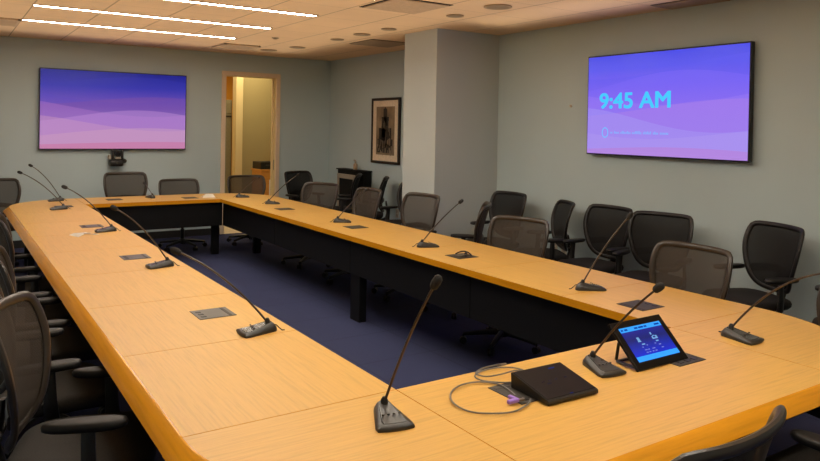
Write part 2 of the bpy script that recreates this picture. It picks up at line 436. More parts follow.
# ------------------------------------------------------------------ conference table
IX0, IX1, IY0, IY1 = 1.338, 2.885, 2.08, 8.60
WD, BEV, TH, ZT = .742, .058, .042, .74
table = tag(empty('conference_table', ((IX0+IX1)/2, (IY0+IY1)/2, 0)),
            'long hollow rectangular maple conference table with rounded corners and black skirts', 'conference table')
TX, TY = (IX0+IX1)/2, (IY0+IY1)/2
GAP = .0015
def leg_section(poly_in, poly_out, mat, edge_mat, skip_ends=True):
    """poly_in / poly_out: matching polylines along the inner and outer side of a run"""
    bm = B(); n = len(poly_out)
    P = [(x-TX, y-TY) for x, y in poly_out]+[(x-TX, y-TY) for x, y in poly_in[::-1]]
    fs = prism(bm, P, ZT-TH, ZT)
    for f in fs[:1]+fs[2:]: f.material_index = 1
    sec = obj('tabletop_section', bm, [mat, edge_mat], table)
    return sec
def edge_band(sec, out_pts, nrm, edge_mat):
    bm = B(); rows = []
    for (x, y), (nx, ny) in zip(out_pts, nrm):
        x -= TX; y -= TY
        prof = [(0.0003, 0.0), (.010, -.0015), (BEV-.006, -.034), (BEV, -.041), (BEV-.006, -.048), (.0003, -.052)]
        rows.append([bm.verts.new((x+nx*a, y+ny*a, ZT+b)) for a, b in prof])
    k = len(rows[0])
    for A, C in zip(rows, rows[1:]):
        for i in range(k): bm.faces.new((A[i], A[(i+1) % k], C[(i+1) % k], C[i]))
    bm.faces.new(rows[0]); bm.faces.new(rows[-1][::-1])
    obj('edge_band', bm, edge_mat, sec, 35)
# left and right runs
cutsL = [IY0, 2.92, 3.76, 4.60, 5.50, 6.33, 7.17, 8.02, IY1]
cutsR = [IY0, 2.80, 3.62, 4.45, 5.24, 6.04, 6.86, 7.74, IY1]
for cuts, xi, xo, s in ((cutsL, IX0, IX0-WD, -1), (cutsR, IX1, IX1+WD, 1)):
    for a, b_ in zip(cuts, cuts[1:]):
        a += GAP; b_ -= GAP
        sec = leg_section([(xi, a), (xi, b_)], [(xo, a), (xo, b_)], M['wood_y'], M['wood_edge'])
        edge_band(sec, [(xo, a-GAP), (xo, b_+GAP)], [(s, 0)]*2, M['wood_edge'])
# near and far runs
for yi, yo, s, cuts in ((IY0, IY0-WD-.012, -1, [IX0, IX1]), (IY1, IY1+WD, 1, [IX0, (IX0+IX1)/2, IX1])):
    for a, b_ in zip(cuts, cuts[1:]):
        a += GAP; b_ -= GAP
        sec = leg_section([(a, yi), (b_, yi)], [(a, yo), (b_, yo)], M['wood_x'], M['wood_edge_x'])
        edge_band(sec, [(a-GAP, yo), (b_+GAP, yo)], [(0, s)]*2, M['wood_edge_x'])
# corners
for cx, cy, a0, dy in ((IX0, IY0, PI, .012), (IX1, IY0, 1.5*PI, .012), (IX1, IY1, 0, 0), (IX0, IY1, .5*PI, 0)):
    N = 22; out = []; nr = []
    for i in range(N+1):
        a = a0+.5*PI*i/N; ex = .5
        c_, s_ = math.cos(a), math.sin(a)
        out.append((cx+WD*c_, cy+(WD+dy)*s_)); nr.append((c_, s_))
    bm = B(); P = [(x-TX, y-TY) for x, y in out]+[(cx-TX, cy-TY)]
    mx, my = math.cos(a0+PI/4)*GAP*1.5, math.sin(a0+PI/4)*GAP*1.5
    fs = prism(bm, [(x+mx, y+my) for x, y in P], ZT-TH, ZT)
    for f in fs[:1]+fs[2:]: f.material_index = 1
    sec = obj('tabletop_corner', bm, [M['wood_x'], M['wood_edge']], table)
    edge_band(sec, [(x+mx, y+my) for x, y in out], nr, M['wood_edge'])
# skirts
ins = .065
for (x0, y0, x1, y1) in ((IX0-ins, IY0-ins, IX0-ins, IY1+ins), (IX1+ins, IY0-ins, IX1+ins, IY1+ins)):
    for k in range(4):
        a = y0+(y1-y0)*k/4; c = y0+(y1-y0)*(k+1)/4
        bm = B(); box(bm, (x0-TX, (a+c)/2-TY, .55), (.02, c-a-.006, .30), .002); obj('modesty_panel', bm, M['black_lam'], table)
for y in (IY0-ins, IY1+ins):
    bm = B(); box(bm, (0, y-TY, .55), (IX1-IX0+2*ins-.04, .02, .30), .002); obj('modesty_panel', bm, M['black_lam'], table)
for x, y in [(IX1+ins+.045, 5.28), (IX0-ins-.045, 5.28)]:
    bm = B(); box(bm, (x-TX, y-TY, .349), (.07, .16, .698), .004); obj('leg', bm, M['black_lam'], table)
for x, y in [(2.93, 8.93), (3.43, 8.76), (1.30, 8.93), (.80, 8.76), (.85, 2.0), (1.30, 1.74), (2.93, 1.74), (3.38, 2.0)]:
    bm = B(); box(bm, (x-TX, y-TY, .349), (.09, .07, .698), .004); obj('leg', bm, M['black_lam'], table)

# ------------------------------------------------------------------ chairs
def back_surface(s, z):
    """local x of the backrest at lateral s and height z"""
    q = max(0, (z-.62)/.38)
    lean = -.205-.085*q**1.5
    low = .030*max(0, (.62-z)/.12)**1.5
    return lean-low+.75*s*s+3.0*s**4

def back_outline(n=64):
    half = [(.175, .990), (.243, .985), (.258, .925), (.262, .82), (.222, .67), (.165, .555), (.08, .530)]
    P = half[::-1]+[(-x, z) for x, z in half]      # bottom right -> top right -> top left -> bottom left
    for _ in range(3):
        Q = []
        for i in range(len(P)):
            (ax, az), (bx, bz) = P[i], P[(i+1) % len(P)]
            Q += [(ax*.75+bx*.25, az*.75+bz*.25), (ax*.25+bx*.75, az*.25+bz*.75)]
        P = Q
    P = [Vector((0, x, z)) for x, z in P]; P.append(P[0]); L = [0]
    for p, q in zip(P, P[1:]): L.append(L[-1]+(q-p).length)
    res = []; j = 0
    for i in range(n):
        d = L[-1]*i/n
        while L[j+1] < d: j += 1
        f = (d-L[j])/max(1e-9, L[j+1]-L[j]); v = P[j].lerp(P[j+1], f); res.append((v.y, v.z))
    return res

def make_chair(name, seat_m, frame_m, mesh_m, pad_m):
    root = empty(name)
    # five-star base
    bm = B()
    for k in range(5):
        a = 2*PI*k/5+.3; d = Vector((math.cos(a), math.sin(a), 0))
        tube(bm, [d*.02+Vector((0, 0, .105)), d*.14+Vector((0, 0, .098)), d*.30+Vector((0, 0, .075))], [.026, .022, .015], 8)
    lathe(bm, [(.045, .075), (.048, .10), (.040, .135), (.030, .14)], 16)
    base = obj('base', bm, M['black_plastic'], root, True)
    for k in range(5):
        a = 2*PI*k/5+.3; d = Vector((math.cos(a), math.sin(a), 0)); p = d*.302
        bm = B(); tn = Vector((-d.y, d.x, 0))
        for s in (-1, 1):
            c = p+tn*s*.013; R = Matrix((tn, d, Vector((0, 0, 1)))).transposed()
            rot = R @ Matrix.Rotation(PI/2, 3, 'Y')
            cyl(bm, (c.x-tn.x*.009, c.y-tn.y*.009, .028), .0275, .0275, .018, 14, rot)
        cyl(bm, (p.x, p.y, .035), .008, .008, .045, 8)
        obj('caster', bm, M['black_plastic'], base, True)
    bm = B(); lathe(bm, [(.026, .13), (.026, .28), (.018, .281), (.018, .405)], 14); obj('gas_lift', bm, M['black_plastic'], root, True)
    bm = B(); box(bm, (-.02, 0, .405), (.26, .15, .05), .015); box(bm, (-.15, 0, .40), (.12, .07, .03), .01); obj('tilt_mechanism', bm, M['black_plastic'], root)
    bm = B(); tube(bm, [(0, -.06, .405), (0, -.20, .40), (0, -.26, .395)], [.006, .006, .012], 8); obj('lever', bm, M['black_plastic'], root, True)
    # seat cushion
    bm = B(); NS = 40; rows = []
    for (z, k) in ((.432, .82), (.438, .93), (.455, .99), (.475, 1.0), (.490, .975), (.498, .92), (.501, .80), (.498, .5), (.495, .2)):
        row = []
        for i in range(NS):
            a = 2*PI*i/NS; e = 2/4.2
            cx = math.copysign(abs(math.cos(a))**e, math.cos(a)); sy = math.copysign(abs(math.sin(a))**e, math.sin(a))
            x = .02+.245*cx*k; y = (.25+.012*cx)*sy*k
            zz = z-(.035*max(0, (x-.15)/.115)**2)
            row.append(bm.verts.new((x, y, zz)))
        rows.append(row)
    for A, C in zip(rows, rows[1:]):
        for i in range(NS): bm.faces.new((A[i], A[(i+1) % NS], C[(i+1) % NS], C[i]))
    bm.faces.new(rows[0][::-1]); bm.faces.new(rows[-1]); obj('seat', bm, seat_m, root, 60)
    # backrest
    O = back_outline(64)
    bm = B(); pts = [(back_surface(s, z), s, z) for s, z in O]
    # normals of the surface for the section orientation
    ups = []
    for s, z in O:
        e = .004; dz = (back_surface(s, z+e)-back_surface(s, z-e))/(2*e); ds = (back_surface(s+e, z)-back_surface(s-e, z))/(2*e)
        ups.append(Vector((1, -ds, -dz)).normalized())
    tube(bm, pts, .0175, 10, closed=True, flat=(.75, 1.1), up=ups)
    bf = obj('backrest_frame', bm, frame_m, root, True)
    bm = B(); rings = []
    cz = .78
    for k in (0.985, .86, .7, .5, .28, .1):
        rings.append([bm.verts.new((back_surface(s*k, cz+(z-cz)*k)-.002, s*k, cz+(z-cz)*k)) for s, z in O])
    for A, C in zip(rings, rings[1:]):
        for i in range(len(A)): bm.faces.new((A[i], A[(i+1) % len(A)], C[(i+1) % len(A)], C[i]))
    bm.faces.new(rings[-1]); obj('backrest_mesh', bm, mesh_m, root, True)
    # lumbar band behind the mesh
    bm = B(); L = []
    for i in range(13):
        s = -.205+.41*i/12; z = .655+.030*math.cos(s/.21*PI/2)
        L.append((back_surface(s, z)-.016, s, z))
    tube(bm, L, .020, 8, flat=(.35, 1.4), up=(1, 0, 0)); obj('lumbar_band', bm, frame_m, root, True)
    # spine
    bm = B(); tube(bm, [(-.10, 0, .395), (-.20, 0, .40), (-.262, 0, .43), (-.285, 0, .50), (-.275, 0, .56), (-.262, 0, .63), (-.258, 0, .67)], [.022, .024, .026, .026, .022, .018, .012], 10, flat=(.8, 1.5))
    for s in (-1, 1):
        tube(bm, [(-.27, 0, .54), (-.262, s*.05, .56), (-.235, s*.125, .575)], [.014, .013, .010], 8)
    obj('back_support', bm, M['black_plastic'], root, True)
    # arms
    for s in (-1, 1):
        bm = B(); tube(bm, [(-.02, s*.17, .425), (-.02, s*.25, .425), (-.025, s*.272, .45), (-.03, s*.276, .52), (-.035, s*.267, .645)], [.022, .024, .024, .020, .018], 10, flat=(.7, 1.3))
        obj('arm_post', bm, M['black_plastic'], root, True)
        bm = B(); rows = []
        for z, k in ((.640, .80), (.646, .97), (.658, 1.0), (.668, .93), (.671, .75), (.672, .4)):
            row = []
            for i in range(28):
                a = 2*PI*i/28; cx, sy = math.cos(a), math.sin(a)
                cx = math.copysign(abs(cx)**.8, cx); sy = math.copysign(abs(sy)**.8, sy)
                row.append(bm.verts.new((-.045+.135*cx*(.4+.6*k), s*.264+(.040+.006*cx)*sy*k, z)))
            rows.append(row)
        for A, C in zip(rows, rows[1:]):
            for i in range(28): bm.faces.new((A[i], A[(i+1) % 28], C[(i+1) % 28], C[i]))
        bm.faces.new(rows[0][::-1]); bm.faces.new(rows[-1]); obj('armrest', bm, pad_m, root, 60)
    return root

proto_t = make_chair('office_chair', M['seat_fabric'], M['frame_plastic'], M['mesh'], M['arm_pad'])
proto_w = make_chair('office_chair', M['shaded_seat'], M['shaded_frame'], M['shaded_mesh'], M['black_plastic'])
used = {'t': False, 'w': False}
G = {'table': 'mesh-back office chairs around the table', 'wall': 'shade-darkened mesh-back office chairs along the walls'}
def chair(kind, x, y, deg, zs, label, seat=False):
    """x, y: top centre of the backrest (or seat centre); deg: the way the sitter faces, 0 = +X"""
    proto = proto_t if kind == 't' else proto_w
    o = proto if not used[kind] else copy_thing(proto); used[kind] = True
    a = math.radians(deg)
    if not seat: x, y = x+.29*math.cos(a), y+.29*math.sin(a)
    o.location = (x, y, 0); o.rotation_euler = (0, 0, a); o.scale = (1, 1, zs)
    tag(o, label, 'chair', G['table' if kind == 't' else 'wall']); return o
# right side of the table (facing -X), near to far
chair('t', 3.80, 1.55, 168, .98, 'mesh-back chair cut off by the right picture edge at the table corner')
chair('t', 3.89, 2.62, 180, .972, 'large mesh-back chair behind the table plate beside the tablet, before two wall chairs')
chair('t', 3.90, 4.20, 196, .960, 'mesh-back chair midway along the right table side, beside the side-on chair')
chair('t', 4.16, 4.93, 139, .985, 'chair turned side-on behind the right table side, brown frame edge showing')
chair('t', 4.12, 5.88, 187, .995, 'mesh-back chair at the table in front of the pale column')
chair('t', 3.99, 6.72, 180, .985, 'mesh-back chair at the table below the framed picture')
chair('t', 3.95, 7.86, 207, .965, 'mesh-back chair at the table in front of the shallow black cabinet')
# far side (facing -Y)
chair('t', 2.00, 9.84, -90, 1.01, 'mesh-back chair at the far table end below the wall camera')
chair('t', 2.69, 9.84, -90, .905, 'low mesh-back chair at the far table end between the wall camera and the doorway')
chair('t', 3.66, 9.84, -97, .935, 'mesh-back chair at the far table end in front of the doorway')
chair('t', .50, 9.75, -78, .965, 'mesh-back chair at the far left table corner, cut by the left picture edge')
# left side (facing +X)
near_left = chair('t', .432, 2.80, -18, 1.0, 'nearest left chair with its seat and armrest showing at the bottom left corner', True)
for ch in near_left.children:
    if ch.name.startswith('arm'): ch.location = (.10, 0, 0)       # arms slid forward
chair('t', .41, 3.50, 0, .985, 'left side chair just behind the nearest one, only an armrest tip showing', True)
chair('t', .48, 4.18, -4, .985, 'left side chair whose back edge shows right above the nearest left chair', True)
chair('t', .46, 4.87, 0, .985, 'left side chair between two others halfway up the left table side', True)
chair('t', .58, 5.72, -3, .985, 'farthest left side chair showing, its back edge touching the table outline', True)
# near side (facing +Y)
chair('t', 1.555, 1.19, 95, .965, 'chair at the near table edge, only its curved top rail showing at bottom', True)
chair('t', 2.69, 1.18, 90, .985, 'chair at the near table edge, only an armrest tip showing at bottom right', True)
# chairs along the right wall
chair('w', 5.08, 2.05, 180, 1.03, 'shade-darkened wall chair mostly outside the right picture edge, armrest showing')
chair('w', 5.14, 2.78, 161, 1.005, 'shade-darkened mesh-back wall chair standing alone farthest right below the large screen')
chair('w', 5.09, 3.76, 194, .985, 'shade-darkened mesh-back wall chair under the screen, right one of the overlapping pair')
chair('w', 5.15, 4.34, 178, .98, 'shade-darkened mesh-back wall chair under the screen, left one of the overlapping pair')
chair('w', 5.12, 4.85, 150, .97, 'shade-darkened wall chair turned side-on between the screen and the column')
chair('w', 5.14, 5.70, 180, .99, 'shade-darkened mesh-back chair standing in the corner beside the column')
# alcove
chair('w', 5.12, 8.24, 147, .98, 'shade-darkened chair turned side-on below the framed picture')
chair('w', 5.06, 7.46, 180, .97, 'shade-darkened chair half hidden behind the left edge of the column')
chair('w', 4.46, 9.90, -72, .975, 'shade-darkened chair by the back wall just right of the doorway')
chair('w', 5.08, 8.93, 148, .98, 'shade-darkened chair turned side-on in front of the shallow black cabinet')

# ------------------------------------------------------------------ wall screens
def television(name, label, loc, rz, hw, hh, mat, extra=None):
    """display faces local -X; y = width, z = height"""
    t = tag(empty(name, loc, rz), label, 'television', 'wall screens')
    bm = B(); box(bm, (.02, 0, 0), (.05, 2*hw, 2*hh), .004); obj('housing', bm, M['bezel'], t)
    bm = B(); box(bm, (-.007, 0, 0), (.003, 2*hw-.022, 2*hh-.026)); obj('screen', bm, mat, t)
    bm = B(); box(bm, (.055, 0, 0), (.02, hw*.9, hh*1.0), .003); obj('wall_mount', bm, M['black_plastic'], t)
    return t
stL = [(0.0, s2l((200, 112, 152))), (.10, s2l((205, 145, 172))), (.26, s2l((202, 158, 196))), (.42, s2l((184, 140, 206))), (.54, s2l((142, 96, 180))), (.66, s2l((104, 76, 178))), (.80, s2l((52, 50, 164))), (1.0, s2l((18, 28, 132)))]
layL = [(.84, .10, 3.0, .6, (48, 52, 168), .30), (.72, .12, 2.7, 3.4, (84, 68, 184), .35), (.62, .07, 3.3, 1.0, (124, 78, 158), .40), (.54, .11, 2.9, 3.9, (168, 112, 196), .42), (.42, .09, 3.6, .4, (190, 140, 214), .40), (.34, .10, 3.0, 4.2, (204, 152, 190), .40), (.2, .08, 2.6, .9, (206, 160, 186), .4), (.08, .02, 3.0, 1.0, (200, 105, 146), .5)]
stR = [(0.0, s2l((178, 118, 196))), (.12, s2l((178, 132, 215))), (.3, s2l((160, 140, 228))), (.5, s2l((162, 120, 228))), (.68, s2l((122, 98, 235))), (.85, s2l((80, 78, 228))), (1.0, s2l((56, 62, 216)))]
layR = [(.84, .08, 3.2, 2.0, (84, 80, 230), .4), (.70, .10, 3.6, .2, (122, 100, 240), .45), (.56, .07, 3.8, 3.0, (152, 120, 236), .4), (.46, .07, 3.0, 1.4, (170, 126, 222), .4), (.36, .12, 3.4, 4.1, (160, 145, 236), .5), (.22, .05, 3.8, 2.4, (170, 150, 232), .4), (.07, .03, 3.2, .5, (182, 120, 202), .5)]
ML = screen_mat('left_wallpaper', stL, layL, .88, .955, .54)
MR = screen_mat('right_wallpaper', stR, layR, .95, .835, .475)
television('wall_television', 'wide wall screen with blue to pink wave wallpaper on the back wall', (2.005, YB-.075, 1.832), PI/2, .958, .541, ML)
tvr = television('wall_television', 'wall screen showing the time 9:45 AM on a violet wallpaper on the right wall', (XR-.075, 3.975, 1.918), 0, .838, .477, MR)

def text_part(name, txt, size, mat, parent, x, y_left, z, width=None, height=None, bold=0.0):
    """lettering lying on the display (local -X side), left edge at y_left and running toward -Y"""
    cu = bpy.data.curves.new(name, 'FONT'); cu.body = txt; cu.size = size; cu.extrude = .0004
    tmp = bpy.data.objects.new('tmp', cu); COL.objects.link(tmp)
    dg = bpy.context.evaluated_depsgraph_get(); me = bpy.data.meshes.new_from_object(tmp.evaluated_get(dg))
    bpy.data.objects.remove(tmp); bpy.data.curves.remove(cu)
    xs = [v.co.x for v in me.vertices]; ys = [v.co.y for v in me.vertices]
    x0, x1, y0, y1 = min(xs), max(xs), min(ys), max(ys)
    sx = width/(x1-x0) if width else 1; sy = height/(y1-y0) if height else sx
    for v in me.vertices:
        a, b, c = (v.co.x-x0)*sx, (v.co.y-y0)*sy, v.co.z
        v.co = (x-c, y_left-a, z+b)
    if bold:
        bm = bmesh.new(); bm.from_mesh(me); src = bm.verts[:]+bm.edges[:]+bm.faces[:]
        for k, (a, c) in enumerate(((1, 0), (-1, 0), (.7, .7), (-.7, .7), (.7, -.7), (-.7, -.7))):
            d = bmesh.ops.duplicate(bm, geom=src); bmesh.ops.translate(bm, verts=[v for v in d['geom'] if isinstance(v, bmesh.types.BMVert)], vec=(-.00012*(k+1), a*bold, c*bold))
        bm.to_mesh(me); bm.free()
    me.materials.clear(); me.materials.append(mat)
    return link(bpy.data.objects.new(name, me), parent)
text_part('clock_text', '9:45 AM', .2, M['text'], tvr, -.0095, .675, -.032, .785, .142, .006)
bm = B(); N = 32
tube(bm, [(-.0095, .606+.034*math.cos(2*PI*i/N), -.262+.045*math.sin(2*PI*i/N)) for i in range(N)], .0065, 6, closed=True, flat=(.15, 1), up=(1, 0, 0))
obj('spinner_ring', bm, M['text_small'], tvr)
# line of message lettering too small to read: rows of short strokes at letter size
bm = B(); y = .540
random.seed(3)
for wl in (2, 4, 8, 7, 6, 4, 6):
    for k in range(wl):
        h = random.choice((.018, .018, .018, .028)); w = .0095
        if y-.012 < -.165: break
        for q in (0, 1):
            box(bm, (-.0095, y-q*w*.62, -.272+h/2), (.0006, .0032, h))
        zz = random.choice((.004, .010, .016)); box(bm, (-.0095, y-w*.3, -.272+zz), (.0006, w*.8, .0035))
        y -= .0150
    y -= .0150
obj('message_text', bm, M['text_small'], tvr)

# conference camera below the left screen
t = tag(empty('conference_camera', (2.02, YB-.10, 1.06)), 'black pan tilt conference camera on a bracket under the left wall screen', 'camera')
bm = B(); box(bm, (-.02, .0, .045), (.17, .16, .085), .02); box(bm, (-.02, .09, .05), (.09, .03, .06)); obj('base', bm, M['black_plastic'], t, True)
bm = B(); box(bm, (-.062, 0, .15), (.028, .08, .15), .01); box(bm, (.062, 0, .15), (.028, .08, .15), .01); box(bm, (0, 0, .10), (.15, .08, .03), .01); obj('yoke', bm, M['black_plastic'], t, True)
bm = B(); cyl(bm, (0, .05, .17), .044, .044, .10, 20, Matrix.Rotation(PI/2, 3, 'X')); h = obj('head', bm, M['mic_body'], t, True)
bm = B(); cyl(bm, (0, -.05, .17), .034, .028, .016, 20, Matrix.Rotation(PI/2, 3, 'X')); obj('lens', bm, M['lens'], h, True)
bm = B(); cyl(bm, (.085, -.02, .075), .03, .026, .05, 16, Matrix.Rotation(PI/2, 3, 'X')); obj('infrared_sensor', bm, M['black_plastic'], t, True)
bm = B(); box(bm, (-.098, .02, .13), (.035, .05, .06), .006); obj('connector_box', bm, M['beige'], t)
bm = B(); box(bm, (0, -.045, .118), (.07, .012, .03), .004); obj('front_badge', bm, M['beige'], t)
bm = B(); cyl(bm, (-.02, -.082, .05), .012, .012, .006, 12, Matrix.Rotation(PI/2, 3, 'X')); obj('indicator', bm, M['plate'], t, True)

# framed picture on the alcove wall (plain generic tower drawing)
t = tag(empty('framed_picture', (XR-.02, 8.69, 1.62)), 'tall black framed tower drawing with cream mat on the alcove wall', 'picture')
hw, hh = .385, .475
bm = B()
for s in (-1, 1): box(bm, (0, s*(hw-.018), 0), (.035, .036, 2*hh), .004); box(bm, (0, 0, s*(hh-.018)), (.035, 2*hw, .036), .004)
obj('frame', bm, simple('picture_frame_wood', (.018, .012, .010), .4), t)
bm = B(); box(bm, (.002, 0, 0), (.012, 2*hw-.06, 2*hh-.06)); obj('mat_board', bm, simple('cream_mat', (.80, .66, .48), .8), t)
bm = B(); box(bm, (-.006, 0, .0), (.003, .50, .70)); art = obj('print', bm, simple('sepia_print', (.26, .19, .11), .7, vary=.35, scale=6), t)
bm = B(); D = lambda c, s: box(bm, (-.0085, c[0], c[1]), (.001, s[0], s[1]))
random.seed(5)
D((0, .15), (.10, .34)); D((0, .05), (.20, .30)); D((0, -.10), (.34, .28)); D((0, -.22), (.42, .20))
vs = [bm.verts.new((-.0085, a, b)) for a, b in ((-.05, .30), (.05, .30), (0, .345))]; bm.faces.new(vs)
obj('tower_drawing', bm, simple('dark_ink', (.030, .024, .018), .7, vary=.3, scale=14), art)
bm = B()
for k in range(26):
    yy = random.uniform(-.22, .22); zz = random.uniform(-.33, -.15); box(bm, (-.0095, yy, zz), (.001, random.uniform(.01, .03), random.uniform(.03, .11)))
for k in range(9):
    box(bm, (-.0095, random.uniform(-.13, .13), random.uniform(-.12, .13)), (.001, .008, random.uniform(.06, .16)))
obj('drawing_highlights', bm, simple('pale_ink', (.24, .19, .13), .7), art)

# shallow black cabinet in the alcove
t = tag(empty('shallow_cabinet', (5.235, 9.50, 0)), 'shallow black upright cabinet with beige lined opening against the alcove wall', 'cabinet')
bm = B(); box(bm, (.04, 0, .50), (.12, .86, 1.00), .008); obj('carcass', bm, M['black_lam'], t)
bm = B(); box(bm, (-.03, -.31, .49), (.03, .24, .94), .006); obj('door', bm, M['black_lam'], t)
bm = B(); box(bm, (-.028, .13, .90), (.022, .56, .07), .004); box(bm, (-.028, -.13, .50), (.022, .06, .86), .004); box(bm, (-.028, .39, .50), (.022, .05, .86), .004); obj('opening_trim', bm, M['beige'], t)
bm = B(); box(bm, (.03, 0, 1.005), (.15, .88, .02), .005); obj('top_board', bm, M['black_lam'], t)
t = tag(empty('spray_bottle', (5.25, 9.42, 1.016)), 'small tan bottle standing on top of the shallow black cabinet', 'bottle')
bm = B(); lathe(bm, [(.030, 0), (.034, .01), (.034, .07), (.026, .09), (.013, .10), (.013, .11)], 16); obj('bottle', bm, M['amber'], t, True)
bm = B(); lathe(bm, [(.015, .11), (.015, .135), (.010, .145)], 14); box(bm, (-.014, 0, .143), (.04, .014, .016), .003); obj('cap', bm, M['beige'], t, True)

# outlets and wall sensor
for y, z, lab in ((8.36, .46, 'pale outlet plate low on the alcove wall beside the column'), (5.29, .46, 'pale outlet plate low on the right wall, left of two'), (5.16, .45, 'pale outlet plate low on the right wall, right of two')):
    t = tag(empty('wall_outlet', (XR-.004, y, z)), lab, 'outlet', 'wall outlets')
    bm = B(); box(bm, (0, 0, 0), (.008, .075, .12), .003); f = obj('cover_plate', bm, M['outlet'], t)
    for s in (-1, 1):
        bm = B(); box(bm, (-.005, 0, s*.026), (.004, .034, .036), .002); obj('socket', bm, M['beige'], f)
t = tag(empty('wall_sensor', (XR-.002, 5.105, 1.92)), 'tiny round sensor button on the right wall left of the screen', 'sensor')
bm = B(); cyl(bm, (0, 0, 0), .016, .012, .012, 14, Matrix.Rotation(-PI/2, 3, 'Y')); obj('button', bm, M['outlet'], t, True)

# ------------------------------------------------------------------ microphones
def mic_body_bm(level):
    """wedge: narrow tall neck end at the origin, wide low front at +X"""
    bm = B()
    def ring(k, zb, zf, back, front):
        pts = []
        for i in range(9):
            a = PI/2+PI*i/8
            pts.append((back+.026*k*math.cos(a), .028*k*math.sin(a), zb))
        pts += [(front-.02, -.060*k, zf+.2*(zb-zf)*.1), (front, -.058*k, zf), (front+.006*k, -.030*k, zf), (front+.008*k, 0, zf), (front+.006*k, .030*k, zf), (front, .058*k, zf), (front-.02, .060*k, zf+.2*(zb-zf)*.1)]
        return [bm.verts.new(p) for p in pts]
    if level == 'body':
        R = [ring(1.0, 0.0, 0.0, -.012, .126), ring(1.03, .006, .005, -.012, .128), ring(1.0, .018, .011, -.010, .127), ring(.78, .036, .017, -.002, .123), ring(.58, .041, .019, .002, .114)]
    else:
        R = [ring(.66, .0395, .0175, .003, .117), ring(.62, .0425, .0205, .004, .114)]
    n = len(R[0])
    for A, C in zip(R, R[1:]):
        for i in range(n): bm.faces.new((A[i], A[(i+1) % n], C[(i+1) % n], C[i]))
    bm.faces.new(R[0][::-1]); bm.faces.new(R[-1]); return bm
mics = [
 (1.15, 9.10, 180, (.834, 9.17, 1.158), 'microphone farthest up the left table side, nearest the far corner'),
 (1.07, 8.21, 180, (.655, 8.285, 1.135), 'second farthest microphone on the left table side, over a socket plate'),
 (1.206, 6.385, 180, (.836, 6.46, 1.124), 'microphone on the left table side beside the torn white paper'),
 (1.222, 4.653, 180, (.899, 4.75, 1.127), 'middle microphone of the left table side, head over the far inner edge'),
 (1.225, 2.97, 180, (.846, 3.133, 1.108), 'nearest microphone on the left table side beside a grey socket plate'),
 (1.188, 1.918, -103, (1.262, 1.738, 1.20), 'tall foreground microphone at the near left corner of the table'),
 (2.135, 1.90, -97, (2.127, 1.584, 1.117), 'microphone standing between the black controller and the lit tablet'),
 (2.995, 1.855, -85, (3.125, 1.485, 1.085), 'microphone at the near right corner right of the lit tablet'),
 (3.105, 2.85, -18, (3.326, 2.69, 1.184), 'nearest microphone on the right table side, leaning toward the wall chairs'),
 (3.105, 4.50, -8, (3.517, 4.531, 1.08), 'microphone on the right table side beside the open cable box'),
 (3.18, 6.05, -15, (3.591, 6.191, 1.036), 'microphone on the right table side pointing to the chair below the picture'),
 (3.20, 7.83, -12, (3.545, 7.744, 1.092), 'microphone on the right table side close to the far corner, doorway behind'),
 (3.15, 8.69, -10, (3.513, 8.897, .987), 'microphone on the far right corner in front of the doorway chair'),
 (2.163, 9.00, 90, (2.136, 9.33, .905), 'small far microphone in front of the chair below the wall camera')]
for x, y, deg, tip, lab in mics:
    a = math.radians(deg); t = tag(empty('gooseneck_microphone', (x, y, ZT), a), lab, 'microphone', 'gooseneck table microphones')
    base = obj('base', mic_body_bm('body'), M['mic_body'], t, True)
    obj('top_panel', mic_body_bm('panel'), M['mic_top'], base, 30)
    bm = B()
    for k in range(4): cyl(bm, (.075+.0, -.027+.018*k, .0295), .0045, .004, .004, 10)
    obj('button_row', bm, M['plate_dark'], base)
    rel = Matrix.Rotation(-a, 3, 'Z') @ (Vector(tip)-Vector((x, y, ZT)))
    p0 = Vector((.006, 0, .040)); p2 = rel
    d = p2-p0; p1 = p0+Vector((d.x*.47, d.y*.47, d.z*(.74 if abs(deg) == 180 else .88 if deg == -85 else .60)))
    path = bez(p0, p1, p2, 18)
    dirn = (path[-1]-path[-2]).normalized()
    bm = B(); lathe(bm, [(.012, 0), (.012, .014), (.008, .020), (.006, .024)], 12, (.006, 0, .036)); obj('neck_collar', bm, M['black_plastic'], t, True)
    bm = B(); tube(bm, path[:-1]+[path[-1]-dirn*.03], [.0046]*(len(path)-5)+[.0042]*5, 8); nk = obj('gooseneck', bm, M['neck'], t, True)
    bm = B(); q = path[-1]; tube(bm, [q-dirn*.034, q-dirn*.032, q-dirn*.026, q-dirn*.010, q+dirn*.006, q+dirn*.013, q+dirn*.016], [.006, .010, .0135, .0155, .014, .009, .003], 12); obj('foam_head', bm, M['foam'], nk, True)
    bm = B(); tube(bm, [(-.012, .008, .030), (-.030, .015, .028), (-.045, .022, .012), (-.055, .026, .003), (-.066, .027, .003)], .0026, 6); obj('cable', bm, M['black_cable'], t, True)

